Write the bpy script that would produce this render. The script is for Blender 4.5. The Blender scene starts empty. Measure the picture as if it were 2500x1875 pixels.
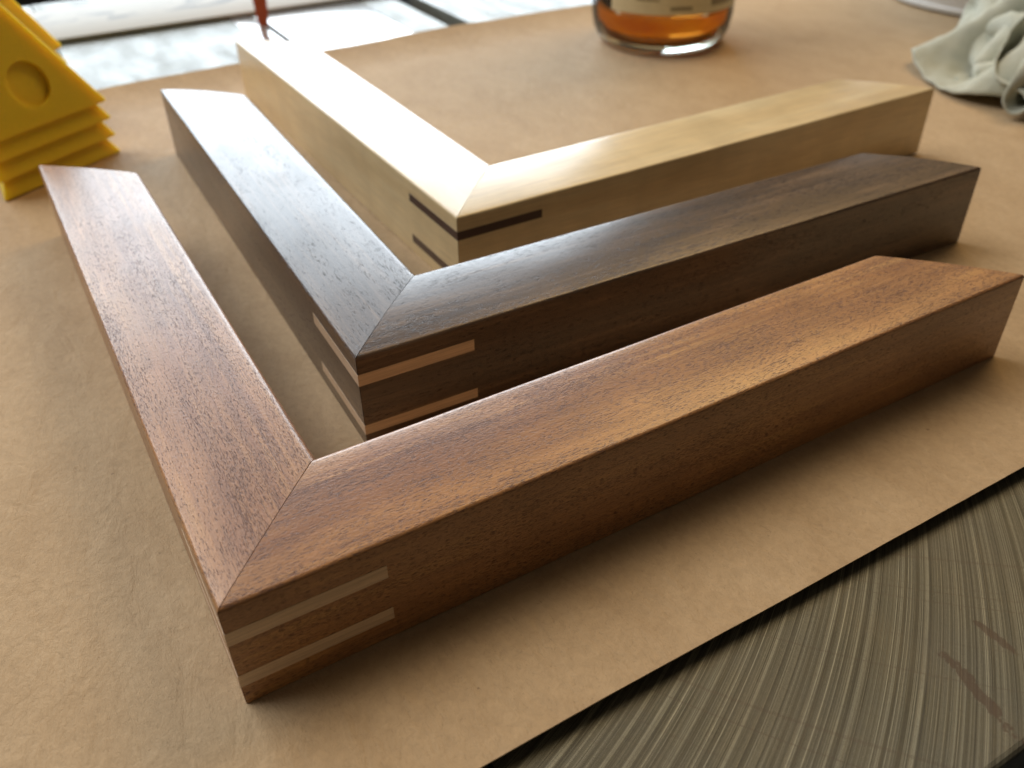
import bpy, bmesh, math, random
from mathutils import Vector, Matrix, noise
random.seed(7)
C = bpy.context.scene.collection
S = 0.03            # metres per drawing unit (one unit = width of a frame rail, 30 mm)
V = lambda *a: Vector(a) * S

# ------------------------------------------------------------------ camera
scn = bpy.context.scene
F_PX, PITCH, ROLL, CAM_H = 2160.17, 0.64137407, -0.01364727, 5.18463503
c_, s_ = math.cos(PITCH), math.sin(PITCH)
fw = Vector((0, c_, -s_)); up0 = Vector((0, s_, c_)); rt0 = Vector((1, 0, 0))
rt = rt0 * math.cos(ROLL) + up0 * math.sin(ROLL)
up = -rt0 * math.sin(ROLL) + up0 * math.cos(ROLL)
camd = bpy.data.cameras.new('camera'); cam = bpy.data.objects.new('camera', camd); C.objects.link(cam)
M = Matrix((rt, up, -fw)).transposed().to_4x4(); M.translation = V(0, 0, CAM_H); cam.matrix_world = M
camd.sensor_width = 36; camd.lens = F_PX / 2500 * 36
camd.clip_start = 0.01; camd.clip_end = 60
camd.dof.use_dof = True; camd.dof.focus_distance = 6.7 * S; camd.dof.aperture_fstop = 16
scn.camera = cam

# ------------------------------------------------------------------ world and lamps
w = bpy.data.worlds.new('World'); scn.world = w; w.use_nodes = True
bg = w.node_tree.nodes['Background']; bg.inputs[0].default_value = (1.0, 0.80, 0.58, 1); bg.inputs[1].default_value = 0.05

def lamp(name, az, el, dist, sx, sy, radiance, col, target=(1, 9, 0)):
    d = bpy.data.lights.new(name, 'AREA'); d.shape = 'RECTANGLE'; d.size = sx; d.size_y = sy
    a, e = math.radians(az), math.radians(el)
    dirv = Vector((math.sin(a) * math.cos(e), math.cos(a) * math.cos(e), math.sin(e)))
    t = V(*target); o = bpy.data.objects.new(name, d); C.objects.link(o)
    o.location = t + dirv * dist
    o.rotation_euler = (-dirv).to_track_quat('-Z', 'Y').to_euler()
    d.energy = radiance * math.pi * sx * sy; d.color = col
    return o
# the low window behind the table: it gives the glare on the tops
lamp('window_light', -21, 16, 2.6, 2.6, 1.2, 6.5, (0.80, 0.91, 1.0))
# added fill lamp, no source seen: brightens paper and tops from the upper left
lamp('high_fill_light', -72, 52, 2.2, 1.6, 1.2, 5.0, (1.0, 0.96, 0.92), (-2, 6, 0))
# warm room light above the right side of the bench
lamp('room_light', 20, 56, 1.4, 0.6, 0.6, 5.2, (1.0, 0.68, 0.33), (9, 7, 0))

scn.view_settings.view_transform = 'Standard'; scn.view_settings.look = 'None'
scn.view_settings.exposure = 0.25; scn.view_settings.gamma = 1

# ------------------------------------------------------------------ node helpers
class NT:
    def __init__(s, name):
        s.m = bpy.data.materials.new(name); s.m.use_nodes = True; s.t = s.m.node_tree
        s.b = s.t.nodes['Principled BSDF']; s.out = s.t.nodes['Material Output']
    def n(s, typ, **k):
        x = s.t.nodes.new(typ)
        for a, v in k.items():
            if a.startswith('i_'): x.inputs[a[2:].replace('_', ' ')].default_value = v
            else: setattr(x, a, v)
        return x
    def l(s, a, b): s.t.links.new(a, b)
    def coord(s, scale=(1, 1, 1), rot=(0, 0, 0), loc=(0, 0, 0)):
        tc = s.n('ShaderNodeTexCoord'); mp = s.n('ShaderNodeMapping')
        mp.inputs['Scale'].default_value = [q / S for q in scale]; mp.inputs['Rotation'].default_value = rot
        mp.inputs['Location'].default_value = loc
        s.l(tc.outputs['Object'], mp.inputs[0]); return mp.outputs[0]
    def noise(s, vec, scale=1, detail=4, rough=.55, dist=0, dim='3D'):
        x = s.n('ShaderNodeTexNoise'); x.noise_dimensions = dim
        x.inputs['Scale'].default_value = scale; x.inputs['Detail'].default_value = detail
        x.inputs['Roughness'].default_value = rough; x.inputs['Distortion'].default_value = dist
        s.l(vec, x.inputs['W' if dim == '1D' else 'Vector']); return x.outputs[0]
    def ramp(s, fac, stops, interp='LINEAR'):
        x = s.n('ShaderNodeValToRGB'); cr = x.color_ramp; cr.interpolation = interp
        while len(cr.elements) < len(stops): cr.elements.new(.5)
        for e, (p, col) in zip(cr.elements, stops):
            e.position = p; e.color = (*col, 1) if len(col) == 3 else col
        s.l(fac, x.inputs[0]); return x.outputs[0]
    def mix(s, fac, a, b, mode='MIX'):
        x = s.n('ShaderNodeMix', data_type='RGBA', blend_type=mode)
        for sock, v in ((x.inputs[0], fac), (x.inputs[6], a), (x.inputs[7], b)):
            if isinstance(v, (int, float)): sock.default_value = v
            elif isinstance(v, tuple): sock.default_value = (*v, 1)
            else: s.l(v, sock)
        return x.outputs[2]
    def math(s, op, a, b=None, c=None, clamp=False):
        x = s.n('ShaderNodeMath', operation=op, use_clamp=clamp)
        for i, v in enumerate((a, b, c)):
            if v is None: continue
            if isinstance(v, (int, float)): x.inputs[i].default_value = v
            else: s.l(v, x.inputs[i])
        return x.outputs[0]
    def bump(s, h, dist, strength=1.0, normal=None):
        x = s.n('ShaderNodeBump'); x.inputs['Distance'].default_value = dist * S; x.inputs['Strength'].default_value = strength
        s.l(h, x.inputs['Height'])
        if normal is not None: s.l(normal, x.inputs['Normal'])
        return x.outputs[0]
    def set(s, **k):
        for a, v in k.items():
            inp = s.b.inputs[a.replace('_', ' ')]
            if isinstance(v, (int, float)): inp.default_value = v
            elif isinstance(v, tuple): inp.default_value = (*v, 1) if len(v) == 3 and inp.type == 'RGBA' else v
            else: s.l(v, inp)
        return s.m

def bw(x): return (x, x, x)

def wood(name, dark, mid, light, pore_col, pore_amt, rough, seed, pore_th=(.60, .68), figure=0.0, bumpd=.010, pore_scale=1.0, streak=.5, band=0):
    t = NT(name)
    broad = t.noise(t.coord((.35, 2.2, 2.2), loc=(seed, seed, 0)), 1.0, 5, .6, .6)
    streakn = t.noise(t.coord((.5, 16, 16), loc=(seed, 3, 1)), 1.0, 6, .65, .3)
    fine = t.noise(t.coord((1.6, 75, 75), loc=(seed, 1, 2)), 1.0, 4, .7)
    mixf = t.math('ADD', t.math('MULTIPLY', broad, 1 - streak), t.math('MULTIPLY', streakn, streak))
    base = t.ramp(mixf, [(.32, dark), (.5, mid), (.68, light)])
    base = t.mix(.5, base, t.ramp(fine, [(.3, bw(.5)), (.7, bw(1.3))]), 'MULTIPLY')
    if band:
        sp = t.n('ShaderNodeSeparateXYZ'); t.l(t.coord(), sp.inputs[0])
        yy = t.math('ABSOLUTE', sp.outputs[1])
        yy = t.math('ADD', yy, t.math('MULTIPLY', t.math('SUBTRACT', streakn, .5), .9))
        yy = t.math('ADD', yy, t.math('MULTIPLY', t.math('SUBTRACT', t.noise(t.coord((.8, 1.2, 1), loc=(seed, 6, 0)), 1.0, 3), .5), .7))
        bd = t.ramp(t.math('ABSOLUTE', t.math('SUBTRACT', yy, .52)), [(.14, bw(1)), (.34, bw(0))])
        base = t.mix(t.math('MULTIPLY', bd, band), base, t.mix(1.0, base, (.62, .52, .52), 'MULTIPLY'))
    if figure:
        fig = t.noise(t.coord((1.3, .6, .6), loc=(seed, 0, 5)), 1.0, 3, .5, .8)
        base = t.mix(figure, base, t.ramp(fig, [(.2, bw(.62)), (.8, bw(1.35))]), 'MULTIPLY')
    # open pores: short dashes along the grain, thicker in patches
    p1 = t.noise(t.coord((11.0 * pore_scale, 88 * pore_scale, 88 * pore_scale), loc=(seed, 7, 7)), 1.0, 2, .55, .15)
    patch = t.noise(t.coord((.6, 4.5, 4.5), loc=(seed + 9, 1, 7)), 1.0, 4, .6)
    pp = t.math('ADD', p1, t.math('MULTIPLY', t.math('SUBTRACT', patch, .5), .34))
    pores = t.ramp(pp, [(pore_th[0], bw(0)), (pore_th[1], bw(1))])
    base = t.mix(t.math('MULTIPLY', pores, pore_amt), base, pore_col)
    # finish: open texture, uneven sheen
    rz = t.ramp(t.noise(t.coord((1, 2, 2), loc=(seed, 4, 4)), 1.0, 3), [(.3, bw(rough - .04)), (.7, bw(rough + .06))])
    rz = t.mix(t.math('MULTIPLY', pores, .6), rz, bw(.75))
    orange_peel = t.noise(t.coord((38, 60, 60)), 1.0, 2, .5)
    h = t.math('ADD', t.math('MULTIPLY', pores, -1.0), t.math('MULTIPLY', orange_peel, .45))
    nrm = t.bump(h, bumpd, .8)
    return t.set(Base_Color=base, Roughness=rz, Normal=nrm, IOR=1.5, Specular_IOR_Level=.4, Coat_Weight=t.math('MULTIPLY', t.math('SUBTRACT', 1.0, t.math('MULTIPLY', pores, .55)), .75), Coat_Roughness=.30, Coat_IOR=1.5)

M_mah = wood('mahogany', (.29, .130, .055), (.42, .203, .076), (.58, .32, .112), (.14, .062, .045), .72, .44, 2, figure=.4, bumpd=.010, pore_th=(.57, .64), band=.75, pore_scale=1.75)
M_wal = wood('walnut', (.036, .020, .013), (.084, .050, .029), (.22, .138, .078), (.028, .016, .012), .85, .38, 11, pore_th=(.59, .665), figure=.4, pore_scale=1.05, bumpd=.006)
M_map = wood('maple', (.70, .52, .27), (.78, .61, .34), (.83, .69, .42), (.42, .28, .14), .35, .34, 23, pore_th=(.70, .8), figure=.35, bumpd=.004, streak=.3)
M_spl_light = wood('maple_spline', (.58, .42, .28), (.68, .51, .35), (.76, .59, .42), (.40, .26, .14), .3, .45, 31, pore_th=(.7, .8), bumpd=.004)
M_spl_dark = wood('walnut_spline', (.035, .012, .010), (.055, .020, .016), (.08, .032, .024), (.02, .012, .01), .5, .45, 37, bumpd=.004)

def paper_mat():
    t = NT('kraft_paper')
    v = t.coord()
    a = t.noise(t.coord((1.1, 1.7, 1)), 1.0, 6, .62, .5)
    b = t.noise(v, 13, 5, .65, .6)
    base = t.ramp(a, [(.3, (.455, .325, .188)), (.5, (.495, .36, .213)), (.7, (.53, .392, .237))])
    base = t.mix(.55, base, t.ramp(b, [(.3, bw(.82)), (.7, bw(1.12))]), 'MULTIPLY')
    fib = t.noise(t.coord((16, 34, 20), rot=(0, 0, .5)), 1.0, 4, .7, 1.8)
    base = t.mix(.8, base, t.ramp(fib, [(.28, bw(.70)), (.42, bw(1.0)), (.62, bw(1.0)), (.75, bw(1.10))]), 'MULTIPLY')
    fleck = t.n('ShaderNodeTexVoronoi', feature='F1'); fleck.inputs['Scale'].default_value = 3.4; fleck.inputs['Randomness'].default_value = 1
    wv = t.n('ShaderNodeVectorMath', operation='ADD'); t.l(v, wv.inputs[0])
    nz = t.n('ShaderNodeTexNoise'); nz.inputs['Scale'].default_value = 9; t.l(v, nz.inputs['Vector'])
    sc = t.n('ShaderNodeVectorMath', operation='SCALE'); sc.inputs['Scale'].default_value = .10; t.l(nz.outputs['Color'], sc.inputs[0])
    t.l(sc.outputs[0], wv.inputs[1]); t.l(wv.outputs[0], fleck.inputs['Vector'])
    sepc = t.n('ShaderNodeSeparateColor'); t.l(fleck.outputs['Color'], sepc.inputs[0])
    rad = t.math('MULTIPLY', t.math('POWER', sepc.outputs[0], 5), .085)
    m = t.math('LESS_THAN', fleck.outputs['Distance'], rad)
    base = t.mix(t.math('MULTIPLY', m, .55), base, (.13, .08, .045))
    hair = t.noise(t.coord((9, 26, 9), rot=(0, 0, -.4)), 1.0, 2, .5, 2.2)
    hm = t.ramp(hair, [(.485, bw(0)), (.5, bw(1)), (.515, bw(0))])
    patch = t.ramp(t.noise(v, 3.5, 2), [(.56, bw(0)), (.68, bw(1))])
    base = t.mix(t.math('MULTIPLY', t.math('MULTIPLY', hm, patch), .22), base, (.15, .09, .05))
    h = t.math('ADD', t.math('MULTIPLY', b, .6), t.math('MULTIPLY', fib, .5))
    crinkle = t.noise(t.coord((2.2, 4.5, 2)), 1.0, 4, .55, .8)
    n1 = t.bump(crinkle, .05, .42)
    n2 = t.bump(h, .016, .7, n1)
    return t.set(Base_Color=base, Roughness=.72, Normal=n2, Specular_IOR_Level=.28)
M_paper = paper_mat()

def iron_mat():
    # local frame of the table: X runs along the slot direction (feed), Y across it
    t = NT('milled_cast_iron')
    sep = t.n('ShaderNodeSeparateXYZ'); t.l(t.coord(), sep.inputs[0])
    U, W = sep.outputs[0], t.math('MULTIPLY', sep.outputs[1], -1.0)
    def arcs(vc, R, sgn, jit):
        vv = t.math('SUBTRACT', W, vc)
        q = t.math('SQRT', t.math('MAXIMUM', t.math('SUBTRACT', R * R, t.math('MULTIPLY', vv, vv)), .01))
        return t.math('ADD', U, t.math('MULTIPLY', q, sgn))
    t1 = arcs(-2.4, 11.5, 1.0, 0)
    t2 = arcs(13.2, 12.5, 1.0, 0)
    f1 = t.noise(t1, 120, 6, .9, 0, '1D'); f2 = t.noise(t1, 22, 3, .6, 0, '1D')
    f3 = t.noise(t2, 14, 4, .75, 0, '1D')
    lines = t.math('ADD', t.math('MULTIPLY', f1, .78), t.math('MULTIPLY', f2, .22))
    # feathering along each line
    brk = t.noise(t.coord((1.2, 1.2, 1)), 1.0, 4, .6)
    mott = t.noise(t.coord((38, 38, 1)), 1.0, 3, .7)
    col = t.ramp(lines, [(.41, (.030, .028, .019)), (.475, (.085, .082, .058)), (.525, (.135, .133, .098)), (.60, (.46, .46, .36))])
    soft = t.ramp(brk, [(.40, bw(.0)), (.8, bw(.6))])
    col = t.mix(soft, col, (.135, .128, .102))
    col = t.mix(.4, col, t.ramp(mott, [(.3, bw(.75)), (.7, bw(1.2))]), 'MULTIPLY')
    cr = t.ramp(f3, [(.35, bw(1)), (.365, bw(0))])
    col = t.mix(t.math('MULTIPLY', cr, .5), col, (.10, .075, .055))
    # two brown rust streaks near the edge
    def streak(cx, cy, ang, ln, wd):
        tc = t.n('ShaderNodeTexCoord'); sb = t.n('ShaderNodeVectorMath', operation='SUBTRACT'); t.l(tc.outputs['Object'], sb.inputs[0])
        sb.inputs[1].default_value = (cx * S, cy * S, 0)
        mp = t.n('ShaderNodeMapping'); mp.vector_type = 'POINT'; mp.inputs['Rotation'].default_value = (0, 0, -ang); t.l(sb.outputs[0], mp.inputs[0])
        m2 = t.n('ShaderNodeVectorMath', operation='MULTIPLY'); m2.inputs[1].default_value = (1 / (ln * S), 1 / (wd * S), 0); t.l(mp.outputs[0], m2.inputs[0])
        ln_ = t.n('ShaderNodeVectorMath', operation='LENGTH'); t.l(m2.outputs[0], ln_.inputs[0])
        jag = t.noise(t.coord((9, 9, 1), loc=(cx, 0, 0)), 1.0, 6, .75)
        dd = t.math('ADD', ln_.outputs['Value'], t.math('MULTIPLY', t.math('SUBTRACT', jag, .5), 3.4))
        return t.ramp(dd, [(.80, bw(1)), (.95, bw(0))])
    for args in STREAKS:
        col = t.mix(t.math('MULTIPLY', streak(*args), .75), col, (.085, .058, .042))
    rg = t.ramp(lines, [(.3, bw(.30)), (.7, bw(.20))])
    n1 = t.bump(lines, .006, .55)
    blot = t.noise(t.coord((.8, 2.5, 1), loc=(3, 1, 0)), 1.0, 3, .55)
    rg2 = t.math('ADD', t.math('MULTIPLY', blot, .45), .17)
    return t.set(Base_Color=col, Roughness=rg2, Metallic=.22, Normal=n1)

def simple(name, col, rough=.5, metallic=0, bumpscale=None, bumpd=.01, var=.1, vscale=6, **k):
    t = NT(name)
    nz = t.noise(t.coord(), vscale, 4, .6)
    c = t.mix(1.0, col, t.ramp(nz, [(.3, bw(1 - var)), (.7, bw(1 + var))]), 'MULTIPLY')
    kw = dict(Base_Color=c, Roughness=rough, Metallic=metallic); kw.update(k)
    if bumpscale: kw['Normal'] = t.bump(t.noise(t.coord(), bumpscale, 3, .6), bumpd, .8)
    return t.set(**kw)

# ------------------------------------------------------------------ mesh helpers
def mesh_obj(name, verts, faces, mat, parent=None, smooth=False, angle=35, mw=None):
    me = bpy.data.meshes.new(name)
    me.from_pydata([tuple(Vector(v) * S) for v in verts], [], faces); me.update()
    bm = bmesh.new(); bm.from_mesh(me); bmesh.ops.recalc_face_normals(bm, faces=bm.faces); bm.to_mesh(me); bm.free()
    if smooth:
        for p in me.polygons: p.use_smooth = True
        me.set_sharp_from_angle(angle=math.radians(angle))
    me.materials.append(mat)
    o = bpy.data.objects.new(name, me); C.objects.link(o)
    if parent: o.parent = parent
    if mw is not None: o.matrix_local = mw
    return o
def tag(o, label=None, cat=None, group=None, kind=None):
    for k, v in (('label', label), ('category', cat), ('group', group), ('kind', kind)):
        if v: o[k] = v
    return o
def empty(name, loc, rz, label, cat, group=None):
    o = bpy.data.objects.new(name, None); C.objects.link(o); o.location = V(*loc); o.rotation_euler = (0, 0, rz)
    o.empty_display_size = .01
    return tag(o, label, cat, group)
def box(x0, x1, y0, y1, z0, z1):
    v = [(x, y, z) for x in (x0, x1) for y in (y0, y1) for z in (z0, z1)]
    f = [(0, 1, 3, 2), (4, 6, 7, 5), (0, 4, 5, 1), (2, 3, 7, 6), (0, 2, 6, 4), (1, 5, 7, 3)]
    return v, f
def bevel_box(name, dims, mat, parent=None, r=.02, mw=None):
    v, f = box(*dims); o = mesh_obj(name, v, f, mat, parent, mw=mw)
    bm = bmesh.new(); bm.from_mesh(o.data)
    bmesh.ops.bevel(bm, geom=list(bm.edges), offset=r * S, segments=2, profile=.5, affect='EDGES')
    bm.to_mesh(o.data); bm.free()
    for p in o.data.polygons: p.use_smooth = True
    o.data.set_sharp_from_angle(angle=math.radians(40))
    return o
def lathe(name, prof, mat, parent=None, n=64, mw=None, cap=True, angle=40):
    vs, fs = [], []
    for (r, z) in prof:
        for i in range(n):
            a = 2 * math.pi * i / n; vs.append((r * math.cos(a), r * math.sin(a), z))
    for j in range(len(prof) - 1):
        for i in range(n):
            fs.append((j * n + i, j * n + (i + 1) % n, (j + 1) * n + (i + 1) % n, (j + 1) * n + i))
    if cap:
        fs.append(tuple(range(n))[::-1]); fs.append(tuple((len(prof) - 1) * n + i for i in range(n)))
    return mesh_obj(name, vs, fs, mat, parent, True, angle, mw)

# table frame: X = along the slot direction (120 deg), Y = the other way along the paper's edge
TA = math.radians(120)
def TL(u, v):  # table (u,v) -> local coordinates of the table object (rotated by 120 deg): x=u, y=-v
    return (u, -v)
STREAKS = []
for (x, y, ang, ln, wd) in [(3.08, 3.50, -71, .40, .050), (3.40, 3.92, -58, .22, .036)]:
    u = -.5 * x + .8660254 * y; v = .8660254 * x + .5 * y
    STREAKS.append((u, -v, math.radians(ang - 120), ln, wd))
M_iron = iron_mat()

# ------------------------------------------------------------------ floor and the saw table
fl = simple('floor_paint', (.022, .023, .024), .7, vscale=.3)
v, f = box(-200, 200, -200, 200, -30.5, -30)
tag(mesh_obj('floor', v, f, fl), kind='structure')

ZI = -.04   # level of the iron top
saw = empty('saw_table', (0, 0, 0), TA, 'milled grey cast iron saw table that the brown paper lies on', 'saw table')
def iron_slab(name, u0, u1, v0, v1, mat, parent=saw, z1=ZI, z0=-1.6, r=.05):
    return bevel_box(name, (u0, u1, -v1, -v0, z0, z1), mat, parent, r)
def table_top():
    # one casting with an opening for the insert plate, a groove at the wing joint and the slot
    us = [1.06, 12.0, 24.5, 24.9]; parts = []
    vs, fs = [], []
    def cell(u0, u1, v0, v1, z1=ZI, z0=-1.6):
        v, f = box(u0, u1, -v1, -v0, z0, z1); k = len(vs); vs.extend(v); fs.extend([tuple(q + k for q in g) for g in f])
    o = iron_slab('table_wing', 1.06, 24.9, -22, 1.36, M_iron)
    bm = bmesh.new()
    xs = [1.06, 12.0, 24.5, 24.9]; ys = [1.375, 4.98, 8.05, 8.88]
    def P(u, v, z): return bm.verts.new(V(u, -v, z))
    g = {}
    for z in (ZI, -1.6):
        for i, u in enumerate(xs):
            for j, v in enumerate(ys): g[i, j, z] = P(u, v, z)
    for i in range(3):
        for j in range(3):
            if (i, j) == (1, 1): continue
            for z in (ZI, -1.6): bm.faces.new([g[i, j, z], g[i + 1, j, z], g[i + 1, j + 1, z], g[i, j + 1, z]])
    def wall(a, b): bm.faces.new([g[a[0], a[1], ZI], g[b[0], b[1], ZI], g[b[0], b[1], -1.6], g[a[0], a[1], -1.6]])
    for i in range(3): wall((i, 0), (i + 1, 0)); wall((i, 3), (i + 1, 3)); wall((0, i), (0, i + 1)); wall((3, i), (3, i + 1))
    wall((1, 1), (2, 1)); wall((2, 1), (2, 2)); wall((2, 2), (1, 2)); wall((1, 2), (1, 1))
    bmesh.ops.recalc_face_normals(bm, faces=bm.faces)
    ed = [e for e in bm.edges if all(abs(v.co.z - ZI * S) < 1e-6 for v in e.verts) and all(abs(v.co.x - 1.06 * S) < 1e-6 for v in e.verts)]
    bmesh.ops.bevel(bm, geom=ed, offset=.05 * S, segments=3, profile=.5, affect='EDGES')
    me = bpy.data.meshes.new('table_top'); bm.to_mesh(me); bm.free(); me.materials.append(M_iron)
    o = bpy.data.objects.new('table_top', me); C.objects.link(o); o.parent = saw
table_top()
iron_slab('table_wing', 1.06, 24.9, 9.38, 30, M_iron, r=.03)
M_black = simple('gap_shade_black', (.006, .006, .006), .6)  # shade colour for the strip under the white board
M_slotmetal = simple('slot_iron', (.03, .03, .028), .5, .4)
iron_slab('miter_slot', 1.10, 24.8, 8.88, 9.38, M_slotmetal, z1=-.5, z0=-1.5, r=.005)
M_plate = simple('polished_plate', (.55, .55, .54), .2, .6, var=.05)
M_platebed = simple('plate_bed', (.01, .01, .01), .6)
ip = iron_slab('insert_plate', 12.03, 24.47, 5.01, 5.50, M_plate, z0=-.4, z1=ZI + .004, r=.012)
iron_slab('insert_plate', 12.03, 24.47, 5.64, 8.02, M_plate, z0=-.4, z1=ZI + .004, r=.012)
iron_slab('insert_plate', 12.03, 18.4, 5.50, 5.64, M_plate, z0=-.4, z1=ZI + .004, r=.002)
iron_slab('insert_plate', 20.6, 24.47, 5.50, 5.64, M_plate, z0=-.4, z1=ZI + .004, r=.002)
iron_slab('insert_bed', 12.05, 24.45, 5.0, 8.0, M_platebed, z0=-1.5, z1=-.9, r=.002)

# orange splitter standing in the kerf
M_org = simple('orange_plastic', (.62, .10, .025), .4)
def splitter():
    vs = []; 
    prof = [(0.0, .085), (.25, .115), (.8, .15), (3.2, .24)]
    for z, hw in prof:
        for du, dv in ((-hw * 1.1, -.05), (hw * 1.1, -.05), (hw * 1.1, .05), (-hw * 1.1, .05)):
            vs.append((du, dv, z))
    fs = []
    for j in range(len(prof) - 1):
        for i in range(4): fs.append((j * 4 + i, j * 4 + (i + 1) % 4, j * 4 + 4 + (i + 1) % 4, j * 4 + 4 + i))
    fs += [(0, 1, 2, 3), (12, 13, 14, 15)]
    o = mesh_obj('splitter', vs, fs, M_org)
    u, v = 20.14, 5.50
    o.location = V(-.5 * u + .866 * v, .866 * u + .5 * v, -.03); o.rotation_euler = (0, 0, math.radians(15))
    tag(o, 'thin orange upright splitter standing on the saw table by the white board', 'splitter')
splitter()

# long white-faced board across the back of the table
def rail_mat():
    t = NT('white_board_face')
    n1 = t.noise(t.coord((1.3, .75, 1), loc=(4, 2, 0)), 1.0, 4, .6, 1.0)
    band = t.n('ShaderNodeSeparateXYZ'); t.l(t.coord(), band.inputs[0])
    zb = t.ramp(t.math('ABSOLUTE', t.math('SUBTRACT', band.outputs[0], 22.6)), [(.35, bw(1)), (.75, bw(0))])
    k = t.math('MULTIPLY', t.ramp(n1, [(.50, bw(0)), (.60, bw(1))]), zb)
    base = t.mix(t.math('MULTIPLY', k, .75), (.52, .53, .51), (.20, .235, .28))
    return t.set(Base_Color=base, Roughness=.6, Specular_IOR_Level=.15)
M_rail = rail_mat()
rail = empty('long_white_board', (0, 0, 0), TA, 'long white board with blurred blue-grey print lying across the back of the saw table', 'board')
bevel_box('board_body', (21.05, 23.7, -16, 14, ZI + .03, .07), M_rail, rail, .03)
bevel_box('board_gap_shade', (21.09, 23.6, -15.9, 13.9, ZI + .002, ZI + .03), M_black, rail, .003)  # black strip standing in for the shadow gap under the board
M_dk = simple('dark_cabinet', (.012, .013, .013), .6)

# ------------------------------------------------------------------ kraft paper
def paper():
    u0, u1, v0, v1 = 2.647, 17.0, -9.5, 25
    nu, nv = 170, 260
    top, bot = [], []
    us = [u0 + (u1 - u0) * i / nu for i in range(nu + 1)]
    vs_ = [v0 + (v1 - v0) * j / nv for j in range(nv + 1)]
    th = .010
    for i, u in enumerate(us):
        for j, v in enumerate(vs_):
            uu = u
            k = (u - u0) / (u1 - u0)
            far = .13 * math.exp(-((v - 9) / 4.0) ** 2) + .05 * noise.noise((v * .35, 3.1, 0))
            uu += k ** 8 * (far)
            if i == 0: uu += .004 * noise.noise((v * 1.2, 1, 0)) + .003 * noise.noise((v * 14, 1, 0)) 
            if i == nu: uu += .02 * noise.noise((v * 2.5, 5, 0))
            z = 0.0
            e = max(0, 1 - (u - u0) / .9); z += .09 * e * e * (1 + .15 * noise.noise((v * .6, 0, 4)))
            e = max(0, 1 - (u1 - u) / 1.1); z += (.17 + .07 * noise.noise((v * .4, 2, 4))) * e * e
            g = math.exp(-max(0, 17.2 - u) * .05)
            z += .016 * noise.noise((u * .45, v * .7, 1.7)) * min(1, (u - u0) / 1.5 + .2)
            x_, y_ = TL(uu, v)
            top.append((x_, y_, z)); bot.append((x_, y_, z - th))
    n = len(top); W = nv + 1
    fs = []
    for i in range(nu):
        for j in range(nv):
            a = i * W + j
            fs.append((a, a + 1, a + W + 1, a + W)); fs.append((n + a, n + a + W, n + a + W + 1, n + a + 1))
    for j in range(nv):
        fs.append((j, n + j, n + j + 1, j + 1)); a = nu * W + j; fs.append((a, a + 1, n + a + 1, n + a))
    for i in range(nu):
        a = i * W; fs.append((a, a + W, n + a + W, n + a)); a = i * W + nv; fs.append((a, n + a, n + a + W, a + W))
    o = mesh_obj('kraft_paper', top + bot, fs, M_paper, None, True, 50)
    o.rotation_euler = (0, 0, TA)
    tag(o, 'large sheet of brown kraft paper spread over the saw table under the frame corners', 'paper sheet')
paper()

# ------------------------------------------------------------------ mitred frame corners
def rail_arm(name, L, H, mat, parent, side, gap=.004, r=.030, crown=.022, inner=.035):
    """side=+1: runs along +x with its width towards +y; side=-1: mirror image (runs along +x, width towards -y)"""
    prof = [(0, .004), (0, H * .5), (0, H - r)]
    for k in range(1, 6):
        a = math.pi / 2 * k / 5; prof.append((r - r * math.cos(a), H - r + r * math.sin(a)))
    ri = .07
    for k in range(1, 15):
        s = k / 14; y = r + (1 - ri - r) * s
        prof.append((y, H + inner * s + crown * 4 * s * (1 - s) * .62))
    zt = H + inner
    for k in range(1, 7):
        a = math.pi / 2 * k / 6; prof.append((1 - ri + ri * math.sin(a), zt - ri + ri * math.cos(a)))
    prof += [(1, H * .5), (1, .004)]
    nseg = 40; vs = []; W = len(prof)
    for i in range(nseg + 1):
        for (y, z) in prof:
            x0 = y + gap; x1 = L - y
            x = x0 + (x1 - x0) * i / nseg
            wob = .0035 * noise.noise((x * 1.3, y * 3 + side, H * 9)) if z > .2 else 0
            vs.append((x, side * y, z + wob))
    fs = []
    for i in range(nseg):
        for j in range(W - 1): fs.append((i * W + j, i * W + j + 1, (i + 1) * W + j + 1, (i + 1) * W + j))
        fs.append((i * W + W - 1, i * W, (i + 1) * W, (i + 1) * W + W - 1))
    fs.append(tuple(range(W))); fs.append(tuple(nseg * W + j for j in range(W)))
    o = mesh_obj(name, vs, fs, mat, parent, True, 28)
    if side < 0: o.rotation_euler = (0, 0, math.pi / 2)
    return o

def spline(parent, mat, z0, z1, lx, ly):
    e = .0022
    vs = [(-e, -e, z) for z in (z0, z1)] + [(lx, -e, z) for z in (z0, z1)] + [(lx, .004, z) for z in (z0, z1)] + \
         [(.004, ly, z) for z in (z0, z1)] + [(-e, ly, z) for z in (z0, z1)]
    fs = [(0, 2, 4, 6, 8), (1, 9, 7, 5, 3)]
    for i in range(5):
        a = 2 * i; b = 2 * ((i + 1) % 5); fs.append((a, b, b + 1, a + 1))
    return mesh_obj('spline', vs, fs, mat, parent)

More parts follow.
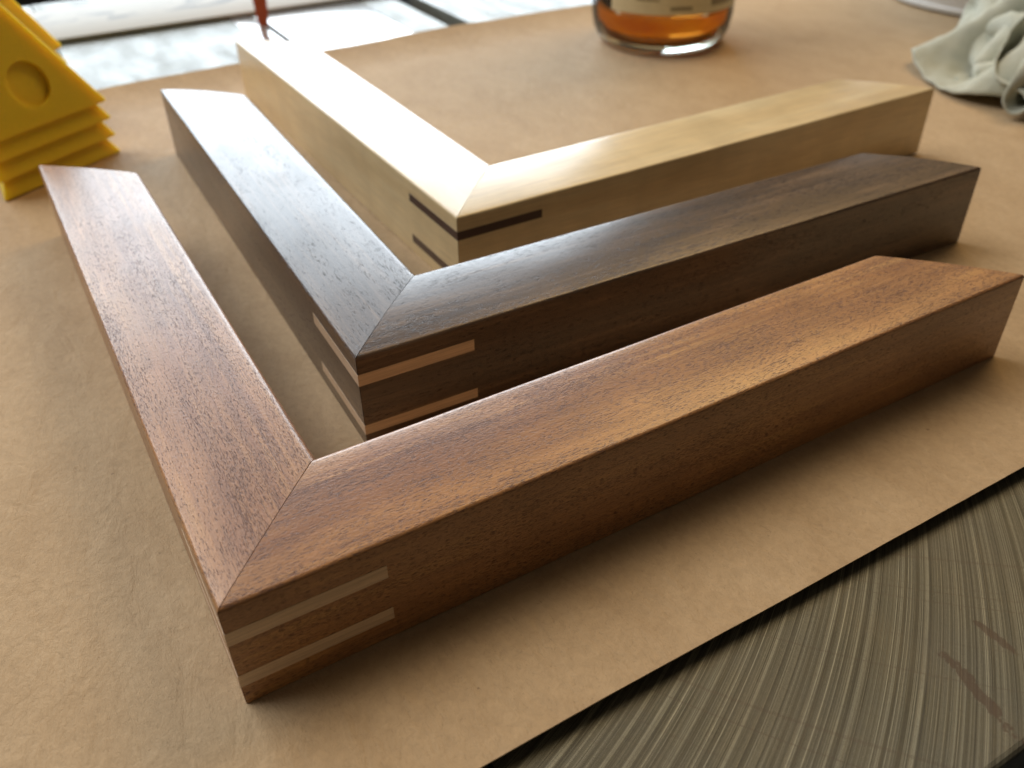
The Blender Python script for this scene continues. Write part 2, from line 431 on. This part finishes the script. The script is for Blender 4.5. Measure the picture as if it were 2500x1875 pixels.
def corner(name, label, x, y, a, H, L, R, mat, mspl, spl, **k):
    root = empty(name, (x, y, 0), a, label, 'frame corner', 'mitred frame corners lying side by side on the paper')
    rail_arm('rail', R, H, mat, root, 1, **k)
    rail_arm('rail', L, H, mat, root, -1, **k)
    for s in spl: spline(root, mspl, *s)
    return root
corner('mitred_frame_corner', 'reddish-brown mahogany L-shaped frame corner with two pale splines, nearest the camera',
       -1.786, 3.441, .5247, .945, 7.873, 7.699, M_mah, M_spl_light, [(.185, .300, 1.09, 1.05), (.605, .725, 1.085, 1.05)])
corner('mitred_frame_corner', 'dark walnut L-shaped frame corner with two pale splines, between the mahogany and maple ones',
       -1.298, 6.020, .4995, .979, 7.841, 7.759, M_wal, M_spl_light, [(.150, .252, 1.115, 1.13), (.682, .800, 1.10, 1.15)], crown=.035)
corner('mitred_frame_corner', 'pale cream maple L-shaped frame corner with dark splines, farthest from the camera',
       -.568, 8.636, .5332, .96, 7.898, 7.711, M_map, M_spl_dark, [(.150, .255, 1.09, 1.2), (.685, .787, 1.085, 1.2)])

# ------------------------------------------------------------------ yellow pyramid stacks
def yellow_mat():
    t = NT('yellow_plastic')
    nz = t.noise(t.coord(), 30, 3)
    c = t.mix(1.0, (.97, .63, .035), t.ramp(nz, [(.3, bw(.96)), (.7, bw(1.04))]), 'MULTIPLY')
    return t.set(Base_Color=c, Roughness=.42, Subsurface_Weight=.55, Subsurface_Radius=(.010, .006, .0008), Subsurface_Scale=1.0)
M_yel = yellow_mat()
def pyramid(loc, rz, s, h, label, group, hole=True):
    """open-bottomed triangular pyramid shell, one face centred on -y side, with a round recess in each face"""
    t = .10
    R = s / math.sqrt(3)
    def tri(R, z, ph=-math.pi / 2): return [(R * math.cos(ph + math.radians(60 + 120 * i)), R * math.sin(ph + math.radians(60 + 120 * i)), z) for i in range(3)]
    vs = tri(R, 0) + tri(R * .06, h * .97) + tri(R - t * 2, 0) + tri(R * .02, h * .97 - t * 2.2)
    fs = []
    for i in range(3):
        j = (i + 1) % 3
        fs.append((i, j, 3 + j, 3 + i)); fs.append((6 + i, 9 + i, 9 + j, 6 + j)); fs.append((i, 6 + i, 6 + j, j))
    fs += [(3, 4, 5), (9, 11, 10)]
    o = mesh_obj('pyramid_stand', vs, fs, M_yel)
    bm = bmesh.new(); bm.from_mesh(o.data)
    bmesh.ops.bevel(bm, geom=list(bm.edges), offset=.018 * S, segments=2, affect='EDGES'); bm.to_mesh(o.data); bm.free()
    for p in o.data.polygons: p.use_smooth = True
    o.data.set_sharp_from_angle(angle=math.radians(40))
    if hole:
        # cut a round hole through the front faces
        for i in range(3):
            a = -math.pi / 2 + math.radians(120 * i)
            ap = R / 2
            # point on the face at 36% of height
            k = .30; px = ap * (1 - k * .94)
            nrm = Vector((h * .97, 0, ap * .94)).normalized()
            nrm = Vector((nrm.x * math.cos(a), nrm.x * math.sin(a), nrm.z))
            ctr = Vector((px * math.cos(a), px * math.sin(a), h * k))
            bm = bmesh.new(); bmesh.ops.create_cone(bm, cap_ends=True, segments=40, radius1=.30 * S, radius2=.30 * S, depth=.5 * S)
            me = bpy.data.meshes.new('cut'); bm.to_mesh(me); bm.free()
            cu = bpy.data.objects.new('cut', me); C.objects.link(cu)
            cu.matrix_world = Matrix.Translation(ctr * S) @ nrm.to_track_quat('Z', 'Y').to_matrix().to_4x4()
            md = o.modifiers.new('b', 'BOOLEAN'); md.object = cu; md.operation = 'DIFFERENCE'; md.solver = 'EXACT'
            bpy.context.view_layer.update()
            dg = bpy.context.evaluated_depsgraph_get()
            nm = bpy.data.meshes.new_from_object(o.evaluated_get(dg)); o.modifiers.clear(); o.data = nm
            bpy.data.objects.remove(cu)
    o.location = V(*loc); o.rotation_euler = (0, 0, rz)
    return tag(o, label, 'pyramid stand', group)
BX, BY = -5.90, 13.02; AX, AY = -6.83, 11.34
sd = 2.05; PH = 1.75; n_ = Vector((BX - AX, BY - AY, 0)).normalized(); pp = Vector((-n_.y, n_.x, 0))
cen = Vector((BX, BY, 0)) - n_ * sd / 2 + pp * sd * .2887
rz_y = math.atan2(n_.y, n_.x)
ylab = ['yellow plastic pyramid stand at the bottom of the front stack, resting on the paper',
        'yellow plastic pyramid stand second from the bottom of the front stack',
        'yellow plastic pyramid stand third from the bottom of the front stack',
        'topmost yellow plastic pyramid stand of the front stack, its round hole facing the camera']
DZ = .262
base_p = pyramid((cen.x, cen.y, .01), rz_y, sd, PH, ylab[0], 'yellow pyramid stands stacked on the paper', hole=False)
top_p = pyramid((cen.x + .012, cen.y - .018, .01 + DZ * 3), rz_y, sd, PH, ylab[3], 'yellow pyramid stands stacked on the paper')
for k in range(1, 3):
    o = base_p.copy(); C.objects.link(o); o.location = base_p.location + V(0.004 * k, -.006 * k, DZ * k); o['label'] = ylab[k]
blab = ['yellow plastic pyramid stand at the bottom of the stack behind',
        'second lowest yellow pyramid stand of the stack behind', 'third yellow pyramid stand from the bottom of the stack behind',
        'fourth yellow pyramid stand from the bottom of the stack behind', 'yellow pyramid stand on top of the stack behind the front stack']
for k in range(0, 5):
    q = base_p.copy(); C.objects.link(q)
    q.location = V(-7.95, 13.95, .01 + DZ * k); q.rotation_euler = (0, 0, rz_y + .35); q['group'] = 'yellow pyramid stands stacked behind the front stack'
    q['label'] = blab[k]

# ------------------------------------------------------------------ amber bottle
def glass_mat(name, col, rough=.0, ior=1.5):
    t = NT(name); return t.set(Base_Color=col, Roughness=rough, IOR=ior, Transmission_Weight=1.0)
def thin_glass():
    t = NT('clear_glass')
    tr = t.n('ShaderNodeBsdfTransparent'); tr.inputs[0].default_value = (.93, .95, .92, 1)
    gl = t.n('ShaderNodeBsdfGlossy'); gl.inputs['Roughness'].default_value = .03
    fr = t.n('ShaderNodeFresnel'); fr.inputs[0].default_value = 1.5
    mx = t.n('ShaderNodeMixShader'); t.l(fr.outputs[0], mx.inputs[0]); t.l(tr.outputs[0], mx.inputs[1]); t.l(gl.outputs[0], mx.inputs[2])
    t.l(mx.outputs[0], t.out.inputs['Surface']); return t.m
M_glass = thin_glass()
M_base = glass_mat('thick_glass', (.90, .95, .88))
def liquid_mat():
    t = NT('amber_spirit')
    nz = t.noise(t.coord((.8, .8, 2.2)), 1.0, 3, .5, .5)
    col = t.ramp(nz, [(.35, (.85, .28, .015)), (.6, (1.0, .50, .04))])
    tl = t.n('ShaderNodeBsdfTranslucent'); t.l(col, tl.inputs[0])
    gl = t.n('ShaderNodeBsdfGlass'); gl.inputs['Color'].default_value = (1, .62, .22, 1); gl.inputs['IOR'].default_value = 1.3; gl.inputs['Roughness'].default_value = .05
    mx = t.n('ShaderNodeMixShader'); mx.inputs[0].default_value = .30
    t.l(tl.outputs[0], mx.inputs[1]); t.l(gl.outputs[0], mx.inputs[2]); t.l(mx.outputs[0], t.out.inputs['Surface']); return t.m
M_liq = liquid_mat()
bot = empty('glass_bottle', (3.10, 18.64, .0), 0, 'clear glass bottle of amber liquid with a cream label, standing on the paper', 'bottle')
outer = [(.0, .10), (.7, .06), (1.05, .0), (1.15, .02), (1.26, .12), (1.36, .33), (1.40, .6), (1.40, 5.4), (1.30, 5.9), (1.0, 6.4), (.55, 6.8), (.42, 7.2), (.42, 8.6)]
inner = [(.36, 8.6), (.36, 7.2), (.5, 6.75), (.93, 6.3), (1.22, 5.8), (1.31, 5.4), (1.31, .7), (1.27, .46), (1.15, .32), (.9, .26), (.0, .24)]
lathe('bottle_glass', outer[4:] + inner[:-4], M_glass, bot, 96, cap=False, angle=60)
lathe('bottle_base', [(0, .10), (.7, .06), (1.05, .0), (1.15, .02), (1.26, .12), (1.30, .20), (1.15, .235), (0, .235)], M_base, bot, 96, cap=False, angle=60)
liq = [(.0, .243), (.9, .263), (1.147, .323), (1.267, .463), (1.307, .7), (1.307, 4.6), (0, 4.6)]
lathe('liquid', liq, M_liq, bot, 96, cap=False, angle=60)
def label():
    t = NT('bottle_label')
    base = t.mix(.5, (.62, .53, .33), t.ramp(t.noise(t.coord(), 8, 3), [(.3, bw(.9)), (.7, bw(1.1))]), 'MULTIPLY')
    m = t.set(Base_Color=base, Roughness=.6)
    vs = []; n = 40; a0, a1 = math.radians(-90 - 52), math.radians(-90 + 62)
    for i in range(n + 1):
        a = a0 + (a1 - a0) * i / n
        for (r, z) in ((1.408, .80), (1.408, 4.2), (1.402, 4.2), (1.402, .80)): vs.append((r * math.cos(a), r * math.sin(a), z))
    fs = []
    for i in range(n):
        for j in range(4): fs.append((i * 4 + j, i * 4 + (j + 1) % 4, i * 4 + 4 + (j + 1) % 4, i * 4 + 4 + j))
    fs += [(0, 1, 2, 3), tuple(n * 4 + j for j in range(4))]
    o = mesh_obj('bottle_label', vs, fs, m, bot, True, 40)
    # printed band near the lower edge, too blurred in the photo to read
    dk = simple('label_ink', (.26, .21, .12), .6)
    for (b0, b1, z0, z1) in ((-3, 14, .88, .95), (-30, -12, 1.04, 1.08), (30, 60, .92, 1.2)):
        vs = []; n2 = 10
        for i in range(n2 + 1):
            a = math.radians(-90 + b0 + (b1 - b0) * i / n2)
            for (r, z) in ((1.411, z0), (1.411, z1)): vs.append((r * math.cos(a), r * math.sin(a), z))
        mesh_obj('label_print', vs, [(2 * i, 2 * i + 1, 2 * i + 3, 2 * i + 2) for i in range(n2)], dk, o)
label()

# ------------------------------------------------------------------ pale tin behind the rag
M_tin = simple('pale_tin', (.68, .69, .68), .4, .1, var=.04)
tin = lathe('round_tin', [(0, 0.01), (2.82, .01), (2.90, .05), (2.90, .12), (2.86, .16), (2.86, 4.6), (2.92, 4.7), (2.92, 4.9), (2.7, 4.95), (2.6, 4.8), (0, 4.8)], M_tin, None, 96, cap=False, angle=35)
tin.location = V(11.75, 22.0, 0); tag(tin, 'round pale grey tin standing on the paper behind the rag', 'tin')

# ------------------------------------------------------------------ crumpled rag
def settle_cloth():
    """square cloth gathered into a heap by a small position-based simulation; returns (n, points)"""
    import numpy as np
    rng = np.random.default_rng(5)
    n = 42; size = 10.5; h = size / (n - 1)
    gx, gy = np.meshgrid(np.linspace(-size / 2, size / 2, n), np.linspace(-size / 2, size / 2, n), indexing='ij')
    pos = np.stack([gx, gy, np.full_like(gx, 1.2)], -1).reshape(-1, 3)
    links = []
    for i in range(n):
        for j in range(n):
            for di, dj, k in ((1, 0, 1), (0, 1, 1), (1, 1, .6), (1, -1, .6), (2, 0, .12), (0, 2, .12)):
                a, b = i + di, j + dj
                if 0 <= a < n and 0 <= b < n: links.append((i * n + j, a * n + b, h * math.hypot(di, dj), k))
    A = np.array([c[0] for c in links]); B = np.array([c[1] for c in links])
    rest = np.array([c[2] for c in links]); stiff = np.array([c[3] for c in links])
    count = np.bincount(A, minlength=n * n) + np.bincount(B, minlength=n * n)
    pos[:, 2] += rng.normal(0, .08, n * n) + .6 * np.sin(pos[:, 0] * 1.3 + pos[:, 1] * .5) + .5 * np.sin(pos[:, 1] * 1.7 - pos[:, 0] * .6)
    vel = np.zeros_like(pos); dt = .03; gap = .17
    for s in range(520):
        sq = max(0, 1 - s / 330.)
        force = np.zeros_like(pos); force[:, 2] = -1.6 - 1.5 * (1 - sq)
        r = pos[:, :2]; rn = np.linalg.norm(r, axis=1) + 1e-6
        ang = np.arctan2(r[:, 1], r[:, 0]); tip = np.exp(-((ang + 2.7) / .35) ** 2)
        force[:, :2] -= (r / rn[:, None]) * (11 * sq * np.minimum(rn, 3) / 3 * (1 - .65 * tip))[:, None]
        force += sq * .8 * np.stack([np.sin(pos[:, 1] * 2 + s * .02), np.sin(pos[:, 0] * 2.3), .5 * np.sin(pos[:, 0] + pos[:, 1])], -1)
        vel = (vel + force * dt) * .97
        q = pos + vel * dt
        for it in range(10):
            d = q[B] - q[A]; l = np.linalg.norm(d, axis=1) + 1e-9
            c = (stiff * .5 * (l - rest) / l)[:, None] * d
            dq = np.zeros_like(q)
            for k in range(3): dq[:, k] = np.bincount(A, c[:, k], n * n) - np.bincount(B, c[:, k], n * n)
            q += dq * 1.6 / (count[:, None] * .5)
            q[:, 2] = np.maximum(q[:, 2], .03)
        if s % 2 == 0:
            sqs = (q ** 2).sum(1); g = sqs[:, None] + sqs[None] - 2 * q @ q.T
            g[np.arange(n * n), np.arange(n * n)] = 9
            ii, jj = np.where(g < gap ** 2); m = ii < jj; ii, jj = ii[m], jj[m]
            if len(ii):
                d = q[jj] - q[ii]; l = np.linalg.norm(d, axis=1) + 1e-9
                c = (.5 * (gap - l) / l)[:, None] * d * .7
                np.add.at(q, ii, -c); np.add.at(q, jj, c)
        vel = (q - pos) / dt
        low = q[:, 2] < .04; vel[low, :2] *= .6
        sp = np.linalg.norm(vel, axis=1); vel *= np.minimum(1, 8 / (sp + 1e-9))[:, None]
        pos = q
    return n, pos
RAG_ROT = 2.4
def rag():
    t = NT('cotton_rag')
    weave = t.noise(t.coord(), 60, 3, .7)
    big = t.noise(t.coord(), 1.5, 4, .6)
    base = t.ramp(big, [(.3, (.44, .46, .37)), (.7, (.57, .59, .50))])
    m = t.set(Base_Color=base, Roughness=.95, Normal=t.bump(weave, .02, .7), Specular_IOR_Level=.15, Sheen_Weight=.2)
    N, q = settle_cloth()
    k = 1.25; ca, sa = math.cos(RAG_ROT), math.sin(RAG_ROT)
    vs = []
    for x, y, z in q:
        x, y = (x * ca - y * sa) * k, (x * sa + y * ca) * k
        lift = .45 + 1.5 * max(0.0, min(1.0, (x + 2.6) / 2.6)) ** 1.2
        # sharp creases: ridged noise pushes the cloth sideways and up
        p = Vector((x * .8, y * .8, z * .8))
        r1 = 1 - abs(noise.noise(p * 1.3)) * 4; r2 = 1 - abs(noise.noise(p * 2.7 + Vector((3, 1, 7)))) * 4
        d = .22 * max(0, r1) + .11 * max(0, r2)
        f = min(1, z * 2)
        vs.append((x + d * f * .8, y - d * f * .6, z * k * lift + d * f + .02))
    fs = [(i * N + j, i * N + j + 1, i * N + N + j + 1, i * N + N + j) for i in range(N - 1) for j in range(N - 1)]
    o = mesh_obj('cotton_rag', vs, fs, m, None, True, 180)
    sb = o.modifiers.new('smooth', 'SUBSURF'); sb.levels = sb.render_levels = 2
    sm = o.modifiers.new('thick', 'SOLIDIFY'); sm.thickness = .03 * S; sm.offset = 0
    tx = bpy.data.textures.new('creases', 'CLOUDS'); tx.noise_scale = .5 * S; tx.noise_depth = 2; tx.noise_type = 'HARD_NOISE'
    dm = o.modifiers.new('creases', 'DISPLACE'); dm.texture = tx; dm.strength = .10 * S; dm.mid_level = .5; dm.texture_coords = 'LOCAL'
    o.modifiers.move(2, 1)
    o.location = V(9.75, 15.3, 0)
    tag(o, 'crumpled pale grey-green cotton rag lying on the paper beside the maple corner', 'rag')
rag()
